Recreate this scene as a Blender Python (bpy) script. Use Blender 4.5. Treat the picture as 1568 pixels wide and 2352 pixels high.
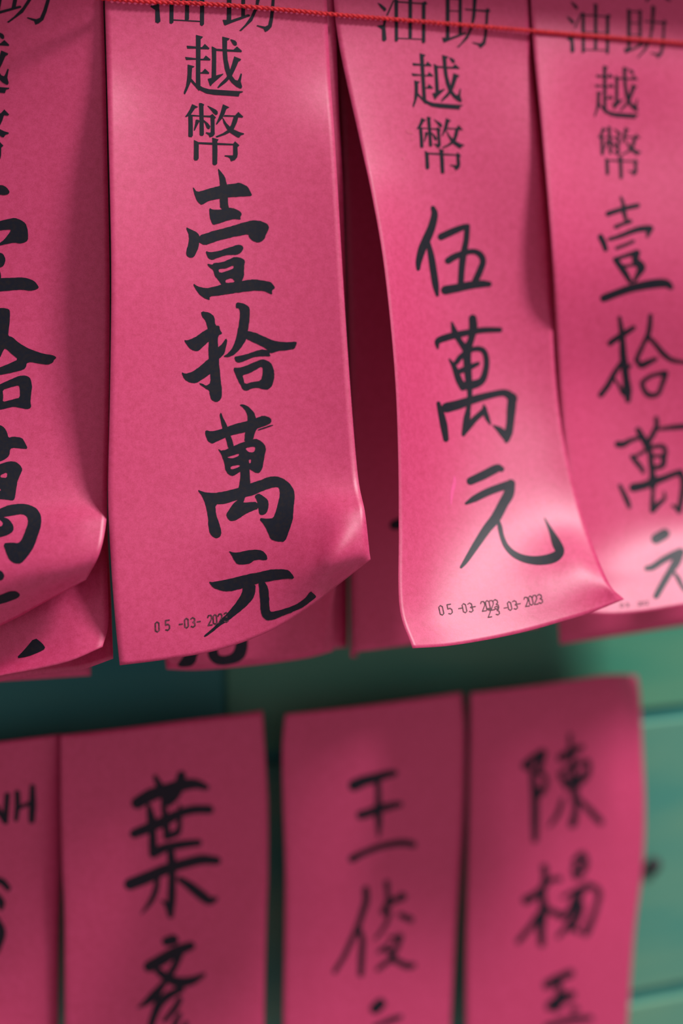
import bpy, math, random
import numpy as np
from mathutils import Vector
from mathutils.bvhtree import BVHTree
from mathutils.geometry import delaunay_2d_cdt

for o in list(bpy.data.objects):
    bpy.data.objects.remove(o, do_unlink=True)
scene = bpy.context.scene
COL = scene.collection

# ------------------------------------------------------------------ camera
W, H = 1568, 2352
F = 3267.0                       # focal length in photo pixels (50 mm on a 36 mm tall frame)
YAW, PITCH = math.radians(21.1), math.radians(-7.2)
CAM = Vector((0.0, -0.65, 1.50))
FWD = Vector((math.sin(YAW)*math.cos(PITCH), math.cos(YAW)*math.cos(PITCH), math.sin(PITCH)))
RGT = Vector((math.cos(YAW), -math.sin(YAW), 0.0))
UPV = RGT.cross(FWD)
cd = bpy.data.cameras.new('camera')
cd.sensor_fit = 'VERTICAL'
cd.sensor_height = 36.0
cd.sensor_width = 24.0
cd.lens = 50.0
cd.clip_start = 0.01
cd.dof.use_dof = True
cd.dof.focus_distance = 0.565
cd.dof.aperture_fstop = 2.5
cam = bpy.data.objects.new('camera', cd)
COL.objects.link(cam)
cam.location = CAM
cam.rotation_euler = (math.pi/2 + PITCH, 0, -YAW)
scene.camera = cam

# ------------------------------------------------------------------ world, light, exposure
world = bpy.data.worlds.new('world')
scene.world = world
world.use_nodes = True
bg = world.node_tree.nodes['Background']
bg.inputs[0].default_value = (1.0, 0.66, 0.80, 1)
bg.inputs[1].default_value = 0.45

ld = bpy.data.lights.new('skylight_right_offscreen', 'AREA')
ld.shape = 'RECTANGLE'
ld.size, ld.size_y = 0.60, 0.64
ld.energy = 142.0
ld.color = (1.0, 0.96, 0.98)
lamp = bpy.data.objects.new('skylight_right_offscreen', ld)
COL.objects.link(lamp)
LT = Vector((0.30, -0.12, 1.45))
az, el, dist = math.radians(42), math.radians(54), 3.2
lamp.location = LT + dist*Vector((math.sin(az)*math.cos(el), -math.cos(az)*math.cos(el), math.sin(el)))
lamp.rotation_euler = (LT - lamp.location).to_track_quat('-Z', 'Y').to_euler()

vs = scene.view_settings
vs.view_transform = 'Standard'
vs.look = 'None'
vs.gamma = 1.0
vs.use_curve_mapping = False
vs.exposure = 0.0

# ------------------------------------------------------------------ helpers
def ray(px, py):
    return (FWD + RGT*((px - W/2)/F) - UPV*((py - H/2)/F))

def P(px, py, h):
    """point seen at pixel (px,py) on the vertical plane h metres in front of the camera's wall distance"""
    d = ray(px, py)
    return CAM + d*(h/d.y)

def mesh_obj(name, verts, faces, mat, parent=None, smooth=True):
    me = bpy.data.meshes.new(name)
    base = parent.location if parent else Vector((0, 0, 0))
    me.from_pydata([tuple(Vector(v) - base) for v in verts], [], faces)
    if smooth:
        me.polygons.foreach_set('use_smooth', [True]*len(me.polygons))
    if mat:
        me.materials.append(mat)
    me.update()
    o = bpy.data.objects.new(name, me)
    COL.objects.link(o)
    if parent:
        o.parent = parent
    return o

def tag(o, label=None, cat=None, group=None, kind=None):
    if label: o['label'] = label
    if cat: o['category'] = cat
    if group: o['group'] = group
    if kind: o['kind'] = kind
    return o

def catmull(p0, p1, p2, p3, t):
    t2, t3 = t*t, t*t*t
    return 0.5*((2*p1) + (p2 - p0)*t + (2*p0 - 5*p1 + 4*p2 - p3)*t2 + (3*p1 - p0 - 3*p2 + p3)*t3)

def resample(arr, n):
    """Catmull-Rom resample along axis 0 to n samples"""
    m = len(arr)
    out = []
    for i in range(n):
        s = i*(m - 1)/(n - 1)
        k = min(int(s), m - 2)
        t = s - k
        p1, p2 = arr[k], arr[k + 1]
        p0 = arr[k - 1] if k > 0 else 2*p1 - p2
        p3 = arr[k + 2] if k + 2 < m else 2*p2 - p1
        out.append(catmull(p0, p1, p2, p3, t))
    return np.array(out)

# ------------------------------------------------------------------ materials
def nodes(mat):
    mat.use_nodes = True
    nt = mat.node_tree
    for n in list(nt.nodes):
        nt.nodes.remove(n)
    return nt, nt.nodes.new('ShaderNodeOutputMaterial')

def paper_material(name, base, dark, trans=0.22):
    mat = bpy.data.materials.new(name)
    nt, out = nodes(mat)
    N, L = nt.nodes.new, nt.links.new
    tc = N('ShaderNodeTexCoord')
    n1 = N('ShaderNodeTexNoise'); n1.inputs['Scale'].default_value = 420; n1.inputs['Detail'].default_value = 6; n1.inputs['Roughness'].default_value = 0.7
    n2 = N('ShaderNodeTexNoise'); n2.inputs['Scale'].default_value = 2400; n2.inputs['Detail'].default_value = 3
    n3 = N('ShaderNodeTexNoise'); n3.inputs['Scale'].default_value = 1500; n3.inputs['Detail'].default_value = 2
    for n in (n1, n2, n3):
        L(tc.outputs['Object'], n.inputs['Vector'])
    mx = N('ShaderNodeMix'); mx.data_type = 'RGBA'
    mx.inputs['A'].default_value = (*dark, 1); mx.inputs['B'].default_value = (*base, 1)
    ramp = N('ShaderNodeMapRange'); ramp.inputs['From Min'].default_value = 0.36; ramp.inputs['From Max'].default_value = 0.60
    add = N('ShaderNodeMath'); add.operation = 'MULTIPLY_ADD'; add.inputs[1].default_value = 0.45
    L(n2.outputs['Fac'], add.inputs[0]); 
    sub = N('ShaderNodeMath'); sub.operation = 'MULTIPLY'; sub.inputs[1].default_value = 0.55
    L(n1.outputs['Fac'], sub.inputs[0]); L(sub.outputs[0], add.inputs[2])
    L(add.outputs[0], ramp.inputs['Value']); L(ramp.outputs[0], mx.inputs['Factor'])
    # fine darker fibres
    fr = N('ShaderNodeMapRange'); fr.inputs['From Min'].default_value = 0.68; fr.inputs['From Max'].default_value = 0.76
    fr.inputs['To Max'].default_value = 0.45
    L(n3.outputs['Fac'], fr.inputs['Value'])
    mx2 = N('ShaderNodeMix'); mx2.data_type = 'RGBA'
    mx2.inputs['B'].default_value = (dark[0]*0.7, dark[1]*0.55, dark[2]*0.6, 1)
    L(fr.outputs[0], mx2.inputs['Factor']); L(mx.outputs['Result'], mx2.inputs['A'])
    bsdf = N('ShaderNodeBsdfPrincipled')
    bsdf.inputs['Roughness'].default_value = 0.50
    bsdf.inputs['Specular IOR Level'].default_value = 0.85
    L(mx2.outputs['Result'], bsdf.inputs['Base Color'])
    bump = N('ShaderNodeBump'); bump.inputs['Strength'].default_value = 0.12; bump.inputs['Distance'].default_value = 0.0004
    L(n1.outputs['Fac'], bump.inputs['Height']); L(bump.outputs[0], bsdf.inputs['Normal'])
    tr = N('ShaderNodeBsdfTranslucent'); tr.inputs['Color'].default_value = (0.95, 0.20, 0.24, 1)
    ms = N('ShaderNodeMixShader'); ms.inputs[0].default_value = trans
    L(bsdf.outputs[0], ms.inputs[1]); L(tr.outputs[0], ms.inputs[2]); L(ms.outputs[0], out.inputs[0])
    return mat

def ink_material(name, c1, c2, rough=0.5, spec=0.25):
    mat = bpy.data.materials.new(name)
    nt, out = nodes(mat)
    N, L = nt.nodes.new, nt.links.new
    tc = N('ShaderNodeTexCoord')
    n = N('ShaderNodeTexNoise'); n.inputs['Scale'].default_value = 700; n.inputs['Detail'].default_value = 5
    L(tc.outputs['Object'], n.inputs['Vector'])
    r = N('ShaderNodeMapRange'); r.inputs['From Min'].default_value = 0.42; r.inputs['From Max'].default_value = 0.72
    L(n.outputs['Fac'], r.inputs['Value'])
    mx = N('ShaderNodeMix'); mx.data_type = 'RGBA'
    mx.inputs['A'].default_value = (*c1, 1); mx.inputs['B'].default_value = (*c2, 1)
    L(r.outputs[0], mx.inputs['Factor'])
    b = N('ShaderNodeBsdfPrincipled'); b.inputs['Roughness'].default_value = rough; b.inputs['Specular IOR Level'].default_value = spec
    L(mx.outputs['Result'], b.inputs['Base Color']); L(b.outputs[0], out.inputs[0])
    return mat

def plain_material(name, c1, c2, scale=300, rough=0.6, stretch=(1, 1, 1), bump=0.0, spec=0.5):
    mat = bpy.data.materials.new(name)
    nt, out = nodes(mat)
    N, L = nt.nodes.new, nt.links.new
    tc = N('ShaderNodeTexCoord'); mp = N('ShaderNodeMapping'); mp.inputs['Scale'].default_value = stretch
    L(tc.outputs['Object'], mp.inputs['Vector'])
    n = N('ShaderNodeTexNoise'); n.inputs['Scale'].default_value = scale; n.inputs['Detail'].default_value = 5
    L(mp.outputs[0], n.inputs['Vector'])
    r = N('ShaderNodeMapRange'); r.inputs['From Min'].default_value = 0.35; r.inputs['From Max'].default_value = 0.65
    L(n.outputs['Fac'], r.inputs['Value'])
    mx = N('ShaderNodeMix'); mx.data_type = 'RGBA'
    mx.inputs['A'].default_value = (*c1, 1); mx.inputs['B'].default_value = (*c2, 1)
    L(r.outputs[0], mx.inputs['Factor'])
    b = N('ShaderNodeBsdfPrincipled'); b.inputs['Roughness'].default_value = rough; b.inputs['Specular IOR Level'].default_value = spec
    L(mx.outputs['Result'], b.inputs['Base Color'])
    if bump:
        bp = N('ShaderNodeBump'); bp.inputs['Strength'].default_value = bump; bp.inputs['Distance'].default_value = 0.001
        L(n.outputs['Fac'], bp.inputs['Height']); L(bp.outputs[0], b.inputs['Normal'])
    L(b.outputs[0], out.inputs[0])
    return mat

PAPER = paper_material('pink_paper', (0.65, 0.055, 0.180), (0.51, 0.027, 0.110), 0.15)
INK = ink_material('brush_ink', (0.002, 0.006, 0.012), (0.009, 0.009, 0.010))
PRINT = ink_material('printed_ink', (0.002, 0.006, 0.012), (0.008, 0.009, 0.011))
STAMP = ink_material('stamp_ink', (0.045, 0.018, 0.022), (0.16, 0.045, 0.07), rough=0.6)
STAIN = ink_material('pink_stain', (0.66, 0.085, 0.24), (0.62, 0.08, 0.21), rough=0.6)
SPOT = ink_material('brown_spot', (0.50, 0.075, 0.140), (0.58, 0.095, 0.19), rough=0.6)
CORD = plain_material('red_cord', (0.46, 0.006, 0.016), (0.74, 0.022, 0.030), scale=900, rough=0.75)
GREEN_A = plain_material('green_paint_a', (0.055, 0.265, 0.190), (0.120, 0.315, 0.190), scale=16, rough=0.62, stretch=(0.35, 1, 1.6), bump=0.10, spec=0.3)
GREEN_B = plain_material('green_paint_b', (0.014, 0.190, 0.165), (0.035, 0.215, 0.160), scale=16, rough=0.62, stretch=(0.35, 1, 1.6), bump=0.10, spec=0.3)
GREEN_C = plain_material('green_paint_c', (0.040, 0.260, 0.155), (0.095, 0.300, 0.165), scale=16, rough=0.62, stretch=(0.35, 1, 1.6), bump=0.10, spec=0.3)
TEAL = plain_material('teal_paint', (0.020, 0.20, 0.165), (0.030, 0.24, 0.19), scale=40, rough=0.6, spec=0.3)
IRON = plain_material('dark_iron', (0.010, 0.014, 0.014), (0.03, 0.03, 0.03), scale=500, rough=0.6)

# ------------------------------------------------------------------ the wall of painted boards
def box(name, x0, x1, y0, y1, z0, z1, mat, parent=None, bev=0.0):
    b = bev
    v = []
    # front face inset by the bevel, back face square
    for (y, i) in ((y0, b), (y0 + b, 0.0), (y1, 0.0)):
        v += [(x0 + i, y, z0 + i), (x1 - i, y, z0 + i), (x1 - i, y, z1 - i), (x0 + i, y, z1 - i)]
    f = [(0, 1, 2, 3), (11, 10, 9, 8)]
    for s in (0, 4):
        for k in range(4):
            a, c = s + k, s + (k + 1) % 4
            f.append((a, a + 4, c + 4, c))
    return mesh_obj(name, v, f, mat, parent, smooth=False)

WALL_H = 0.662
YW = WALL_H - 0.65                      # y of the board faces
zj1 = P(1525, 1640, WALL_H).z          # joint between the board rows seen at the right edge
zj2 = P(1500, 2285, WALL_H).z
bh = zj1 - zj2
xj = P(516, 1575, WALL_H).x            # butt joint above the lower row
wall = box('wall_back', -0.9, 1.4, YW + 0.0022, YW + 0.03, 0.7, 2.3, TEAL)
tag(wall, kind='structure')
rows = [(zj1 + k*bh, zj1 + (k + 1)*bh) for k in range(-3, 4)]
for k, (za, zb) in enumerate(rows):
    cuts = [-0.9, xj, 1.4] if k == 3 else [-0.9, 0.62 if k % 2 else -0.35, 1.4]
    mats = (GREEN_B, GREEN_C) if k == 3 else (GREEN_A, GREEN_A)
    for j in range(2):
        box('board', cuts[j] + 0.0011, cuts[j + 1] - 0.0011, YW, YW + 0.0023, za + 0.0035, zb - 0.0035, mats[j], wall, bev=0.0014)
# unseen rail, added: upper slips hang from it, its depth shades their tops
zr = P(700, -255, 0.566).z
rail = box('trim_1', -0.9, 1.4, -0.112, YW + 0.002, zr - 0.004, zr + 0.05, GREEN_A, None, bev=0.002)
tag(rail, kind='structure')

# ------------------------------------------------------------------ paper slips
UCOL = [0, .2, .4, .6, .75, .88, 1.0]
SLIPS = {}
REPORT = []

def make_slip(key, rows, label, nu=40, nv=110, wave=0.0006, seed=0, group=None):
    rng = random.Random(seed)
    grid = []
    for r in rows:
        if r[0] == 'e':
            _, (ax, ay, ah), (bx, by, bh_), sag = r
            A, B = P(ax, ay, ah), P(bx, by, bh_)
            grid.append([np.array(A.lerp(B, u)) + np.array((0, sag*4*u*(1 - u), 0)) for u in UCOL])
        else:
            grid.append([np.array(P(*p)) for p in r])
    grid = np.array(grid)                     # rows x cols x 3
    g2 = resample(grid, nv)                   # along v
    us = np.linspace(0, 1, nu)
    surf = np.zeros((nv, nu, 3))
    fine = resample(np.swapaxes(g2, 0, 1), 6*(nu - 1) + 1)     # index-uniform along u
    sidx = np.interp(us, UCOL, np.linspace(0, 1, len(UCOL)))*(len(fine) - 1)
    lo = np.clip(sidx.astype(int), 0, len(fine) - 2)
    t = (sidx - lo)[:, None, None]
    surf = np.swapaxes(fine[lo]*(1 - t) + fine[lo + 1]*t, 0, 1)
    # gentle handling waves
    ph = [rng.uniform(0, 6.28) for _ in range(4)]
    vv = np.linspace(0, 1, nv)[:, None]; uu = us[None, :]
    amp = np.clip(vv*2.2 - 0.25, 0, 1)
    surf[:, :, 1] += wave*amp*(np.sin(7*vv + 3.0*uu + ph[0]) + 0.6*np.sin(13*vv - 5*uu + ph[1]) + 0.5*np.sin(9*uu + 4*vv + ph[2]))
    verts = surf.reshape(-1, 3)
    faces = []
    for j in range(nv - 1):
        for i in range(nu - 1):
            a = j*nu + i
            faces.append((a, a + nu, a + nu + 1, a + 1))
    root = bpy.data.objects.new('paper_slip', None)
    root.empty_display_size = 0.02
    COL.objects.link(root)
    root.location = Vector(surf[-1, nu//2])
    tag(root, label, 'paper slip', group)
    bvh = BVHTree.FromPolygons([Vector(v) for v in verts], faces)
    pap = mesh_obj('paper', verts, faces, PAPER, root)
    md = pap.modifiers.new('thickness', 'SOLIDIFY'); md.thickness = 0.00016; md.offset = -1
    SLIPS[key] = (root, bvh)
    wtop = np.linalg.norm(surf[5, 1:] - surf[5, :-1], axis=1).sum()
    wmid = np.linalg.norm(surf[nv//2, 1:] - surf[nv//2, :-1], axis=1).sum()
    wbot = np.linalg.norm(surf[-1, 1:] - surf[-1, :-1], axis=1).sum()
    REPORT.append((key, round(wtop, 4), round(wmid, 4), round(wbot, 4)))
    return root

E = lambda a, b, s=0.0: ('e', a, b, s)
UPPER = 'upper row of paper slips'
LOWER = 'lower row of paper slips'
BEHIND = 'slips hanging behind the upper row'

make_slip('S1', [
    E((-318, -300, .592), (232, -255, .568)), E((-316, -40, .595), (237, 5, .569)), E((-317, 140, .598), (242, 165, .570)),
    E((-318, 330, .600), (246, 345, .570), .000), E((-320, 650, .598), (252, 640, .567), .000),
    E((-322, 950, .590), (251, 930, .561), -.001), E((-325, 1130, .580), (247, 1120, .554), -.002),
    [(-328, 1270, .571), (-208, 1255, .565), (-88, 1240, .559), (25, 1226, .553), (105, 1217, .549), (178, 1208, .546), (243, 1200, .545)],
    [(-330, 1430, .566), (-208, 1398, .559), (-85, 1362, .552), (25, 1330, .546), (105, 1311, .542), (170, 1295, .540), (227, 1272, .539)],
    [(-335, 1600, .577), (-205, 1530, .569), (-75, 1472, .562), (30, 1424, .556), (95, 1388, .552), (150, 1357, .548), (197, 1331, .544)],
], 'shaded pink slip, bottom edge rolled under, left of the slip stamped 05-03-2023', seed=1, group=UPPER)

make_slip('S2', [
    E((236, -300, .566), (742, -255, .566)), E((240, -40, .566), (750, -5, .566)), E((245, 140, .565), (757, 165, .565)),
    E((250, 320, .559), (768, 330, .558), .005), E((256, 620, .552), (785, 610, .550), .008), E((253, 900, .549), (804, 880, .541), .009),
    E((248, 1130, .546), (822, 1090, .531), .008),
    [(254, 1290, .543), (375, 1278, .543), (498, 1258, .540), (622, 1232, .534), (714, 1212, .527), (780, 1196, .521), (838, 1175, .520)],
    [(264, 1425, .540), (382, 1412, .539), (503, 1390, .536), (622, 1352, .529), (712, 1318, .520), (770, 1290, .514), (847, 1248, .516)],
    [(275, 1528, .5375), (388, 1514, .536), (505, 1493, .533), (620, 1450, .528), (720, 1388, .524), (782, 1340, .527), (851, 1286, .513)],
], 'bright pink slip with bold brushed amount and folded-up lower corner, stamped 05-03-2023 once', seed=2, group=UPPER)

make_slip('S3', [
    E((748, -300, .566), (1200, -225, .566)), E((764, -30, .566), (1212, 10, .566)), E((780, 110, .565), (1220, 140, .566)),
    E((826, 320, .559), (1240, 330, .562), .004), E((853, 446, .553), (1252, 450, .560), .007), E((880, 610, .546), (1264, 610, .558), .009),
    E((904, 850, .536), (1276, 850, .554), .010), E((914, 1050, .528), (1300, 1030, .545), .009), E((917, 1220, .519), (1340, 1190, .532), .007),
    [(919, 1394, .506), (1000, 1390, .510), (1090, 1375, .512), (1185, 1350, .513), (1262, 1330, .512), (1332, 1312, .511), (1393, 1332, .508)],
    [(948, 1489, .496), (1030, 1484, .499), (1120, 1469, .501), (1210, 1449, .502), (1285, 1428, .502), (1352, 1408, .503), (1431, 1376, .506)],
], 'pale pink slip stamped twice with overlapping dates, its corner over the next slip', seed=3, group=UPPER)

make_slip('S4', [
    E((1206, -300, .5665), (1612, -210, .566)), E((1218, -20, .5665), (1630, 40, .566)), E((1226, 120, .564), (1640, 170, .565)),
    E((1243, 300, .559), (1655, 340, .560), .005), E((1268, 600, .551), (1690, 620, .551), .008),
    E((1285, 900, .5605), (1722, 900, .548), .008), E((1315, 1200, .550), (1755, 1160, .543), .006),
    [(1328, 1330, .540), (1405, 1328, .540), (1480, 1320, .539), (1560, 1310, .537), (1640, 1300, .535), (1720, 1290, .533), (1790, 1280, .532)],
    [(1346, 1408, .532), (1400, 1412, .531), (1470, 1405, .530), (1568, 1389, .528), (1650, 1378, .526), (1730, 1365, .524), (1810, 1352, .522)],
], 'pale pink slip tucked behind the curled corner of the twice-stamped slip', seed=4, group=UPPER)

make_slip('S5', [  # added out of view, narrowed to place the shadow edge on the boards
    E((1585, -300, .580), (1795, -230, .570)), E((1590, 0, .580), (1800, 50, .570)), E((1592, 500, .578), (1827, 540, .562), .002),
    E((1604, 1000, .574), (1858, 1000, .552), .002), E((1632, 1340, .566), (1905, 1330, .537), .002),
], 'narrow unseen pink slip, half hidden behind the tucked pale slip at the row end', seed=5, nv=50, nu=20, group=UPPER)

make_slip('S1b', [
    E((-300, -300, .610), (225, -250, .588)), E((-305, 300, .614), (232, 300, .590)), E((-310, 800, .610), (236, 800, .584)),
    E((-315, 1200, .598), (243, 1150, .568)), E((-320, 1420, .590), (247, 1320, .554)),
    [(-320, 1590, .587), (-210, 1570, .581), (-95, 1540, .574), (15, 1500, .564), (100, 1470, .556), (180, 1445, .549), (249, 1430, .5455)],
    [(-320, 1640, .583), (-210, 1605, .576), (-95, 1575, .568), (0, 1553, .558), (90, 1537, .549), (165, 1518, .543), (236, 1486, .541)],
], 'slip with a rounded corner peeking out under the rolled slip', seed=6, nv=70, nu=30, group=BEHIND)

make_slip('S1c', [
    E((-290, -300, .626), (230, -250, .602)), E((-290, 600, .628), (238, 600, .602)), E((-290, 1150, .618), (246, 1150, .586)),
    E((-290, 1400, .610), (254, 1380, .566)),
    [(-290, 1630, .606), (-180, 1605, .599), (-70, 1580, .591), (40, 1557, .580), (120, 1546, .571), (190, 1536, .561), (259, 1512, .554)],
], 'slip with a sharp corner just under the rounded-corner slip', seed=7, nv=50, nu=24, group=BEHIND)

make_slip('S1d', [
    E((-300, -300, .638), (190, -250, .618)), E((-300, 700, .639), (200, 700, .621)),
    E((-300, 1350, .637), (205, 1330, .619)), E((-300, 1582, .635), (208, 1552, .616)),
], 'darkest red slip, hindmost under the rolled slip', seed=8, nv=40, nu=20, group=BEHIND)

make_slip('S2b', [
    E((310, -300, .576), (762, -255, .5685)), E((310, 0, .577), (770, 20, .568)), E((312, 230, .578), (778, 245, .567)),
    E((315, 450, .579), (788, 450, .567)), E((320, 800, .580), (792, 800, .574)), E((325, 1120, .582), (780, 1100, .576)),
    E((350, 1350, .586), (771, 1345, .574), -.004),
    [(384, 1531, .592), (450, 1533, .584), (530, 1528, .580), (620, 1518, .577), (675, 1511, .575), (715, 1502, .573), (740, 1494, .571)],
], 'red shaded slip with brushed stroke ends, corner curled, behind the folded-corner slip', seed=9, nv=80, nu=34, group=BEHIND)

make_slip('S2c', [
    E((330, -300, .592), (745, -255, .592)), E((335, 500, .592), (752, 500, .592)), E((345, 1100, .593), (760, 1100, .592)),
    E((365, 1400, .594), (765, 1400, .592)),
    [(382, 1537, .598), (440, 1539, .595), (520, 1534, .594), (610, 1525, .593), (670, 1517, .592), (720, 1508, .592), (764, 1495, .592)],
], 'red slip hanging lowest behind the folded-corner slip', seed=10, nv=50, nu=24, group=BEHIND)

make_slip('S2d', [
    E((400, -300, .612), (785, -255, .612)), E((405, 700, .612), (790, 700, .612)), E((415, 1300, .614), (797, 1300, .613)),
    E((430, 1520, .615), (797, 1486, .614)),
], 'dark maroon slip in the gap beside the folded-corner slip', seed=11, nv=40, nu=20, group=BEHIND)

make_slip('S3b', [
    E((756, -300, .598), (1150, -235, .600)), E((770, 0, .598), (1165, 20, .600)), E((788, 400, .598), (1180, 400, .600)),
    E((803, 900, .599), (1200, 900, .602)), E((808, 1300, .600), (1225, 1290, .602)), E((812, 1498, .600), (1235, 1440, .602)),
], 'dark red slip filling the gap left of the twice-stamped slip', seed=12, nv=60, nu=24, group=BEHIND)

make_slip('S3c', [
    E((796, -300, .606), (806, -260, .640)), E((800, 600, .606), (810, 600, .640)), E((804, 1200, .606), (814, 1190, .640)),
    E((806, 1510, .604), (818, 1509, .636)),
], 'narrow red slip turned edge-on beside the dark red slip', seed=13, nv=40, nu=10, group=BEHIND)

make_slip('S4b', [
    E((1200, -300, .600), (1600, -210, .600)), E((1225, 500, .600), (1640, 520, .600)), E((1262, 1150, .600), (1690, 1110, .600)),
    E((1287, 1480, .600), (1700, 1418, .600)),
], 'dark red slip showing below the hem of the tucked pale slip', seed=14, nv=40, nu=20, group=BEHIND)

make_slip('L0', [
    E((-335, 1742, .640), (143, 1686, .642)), E((-335, 1860, .638), (143, 1840, .643), -.003), E((-335, 2020, .636), (142, 2000, .643), -.003),
    E((-330, 2200, .636), (135, 2180, .641), -.003), E((-330, 2450, .634), (134, 2440, .640), -.003),
], 'dark pink slip lettered NH in the lower row', seed=15, nv=60, nu=30, group=LOWER)

make_slip('L1', [
    [(139, 1688, .637), (232, 1678, .636), (325, 1667, .635), (418, 1655, .635), (487, 1647, .635), (548, 1640, .636), (603, 1632, .638)],
    E((140, 1850, .635), (615, 1840, .636), -.003), E((143, 2000, .634), (616, 2000, .634), -.003), E((147, 2100, .633), (612, 2100, .632), -.003),
    E((149, 2352, .631), (606, 2352, .630), -.003), E((150, 2470, .630), (605, 2470, .629), -.003),
], 'dark pink slip with heavy black name, next to the slip lettered NH', seed=16, nv=70, nu=34, group=LOWER)

make_slip('L2', [
    E((655, 1640, .638), (1060, 1590, .639), -.002), E((648, 1720, .637), (1068, 1690, .638), -.003), E((650, 1850, .636), (1066, 1840, .637), -.004),
    E((655, 2000, .634), (1056, 2000, .636), -.004), E((655, 2150, .633), (1044, 2150, .636), -.004), E((650, 2352, .631), (1033, 2352, .635), -.004),
    E((648, 2470, .630), (1030, 2470, .634), -.004),
], 'mid pink slip between two dark gaps, its name starting with three crossbars', seed=17, nv=70, nu=34, group=LOWER)

make_slip('L3', [
    [(1080, 1592, .637), (1160, 1583, .635), (1240, 1573, .634), (1320, 1561, .634), (1376, 1552, .634), (1425, 1549, .636), (1463, 1552, .645)],
    [(1080, 1640, .637), (1160, 1633, .634), (1240, 1625, .633), (1320, 1618, .632), (1378, 1612, .632), (1428, 1607, .633), (1470, 1603, .638)],
    E((1079, 1740, .636), (1476, 1740, .638), -.005), E((1076, 1880, .635), (1481, 1860, .637), -.005), E((1072, 2010, .634), (1477, 2000, .636), -.005),
    E((1070, 2160, .633), (1458, 2150, .635), -.004), E((1070, 2352, .632), (1440, 2352, .637), -.004), E((1070, 2470, .632), (1430, 2470, .637), -.004),
], 'pink slip ending the lower row beside the bare green boards', seed=18, nv=70, nu=34, group=LOWER)

# ------------------------------------------------------------------ ink shapes, traced and laid onto the curved paper
def nonzero(poly, pts):
    x0, y0 = poly[:, 0], poly[:, 1]
    x1, y1 = np.roll(x0, -1), np.roll(y0, -1)
    px, py = pts[:, 0][:, None], pts[:, 1][:, None]
    cr = (x1 - x0)*(py - y0) - (px - x0)*(y1 - y0)
    up = (y0 <= py) & (y1 > py) & (cr > 0)
    dn = (y0 > py) & (y1 <= py) & (cr < 0)
    return (up.sum(1) - dn.sum(1)) != 0

def densify(p, step):
    out = []
    n = len(p)
    for i in range(n):
        a, b = p[i], p[(i + 1) % n]
        k = max(1, int(np.hypot(*(b - a))/step))
        for j in range(k):
            out.append(a + (b - a)*j/k)
    return np.array(out)

def chaikin(p):
    q = np.roll(p, -1, axis=0)
    return np.stack([0.78*p + 0.22*q, 0.22*p + 0.78*q], 1).reshape(-1, 2)

def stroke_poly(st, step):
    st = np.array(st, float)
    if len(st) > 2:
        n = max(6, int(np.hypot(*np.diff(st[:, :2], axis=0).T).sum()/step))
        c = resample(st, n)
    else:
        c = resample(st, max(4, int(np.hypot(*(st[1] - st[0])[:2])/step)))
    d = np.gradient(c[:, :2], axis=0)
    d /= np.maximum(np.hypot(d[:, 0], d[:, 1])[:, None], 1e-6)
    nrm = np.stack([-d[:, 1], d[:, 0]], 1)
    r = np.maximum(c[:, 2:3]/2, 0.3)
    left, right = c[:, :2] + nrm*r, c[:, :2] - nrm*r
    def cap(cc, dd, nn, rr):
        return [cc + rr*(math.cos(a)*nn + math.sin(a)*dd) for a in np.linspace(0, math.pi, 8)[1:-1]]
    return np.array(list(left) + cap(c[-1, :2], d[-1], nrm[-1], r[-1]) + list(right[::-1]) + cap(c[0, :2], -d[0], -nrm[0], r[0]))

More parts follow.
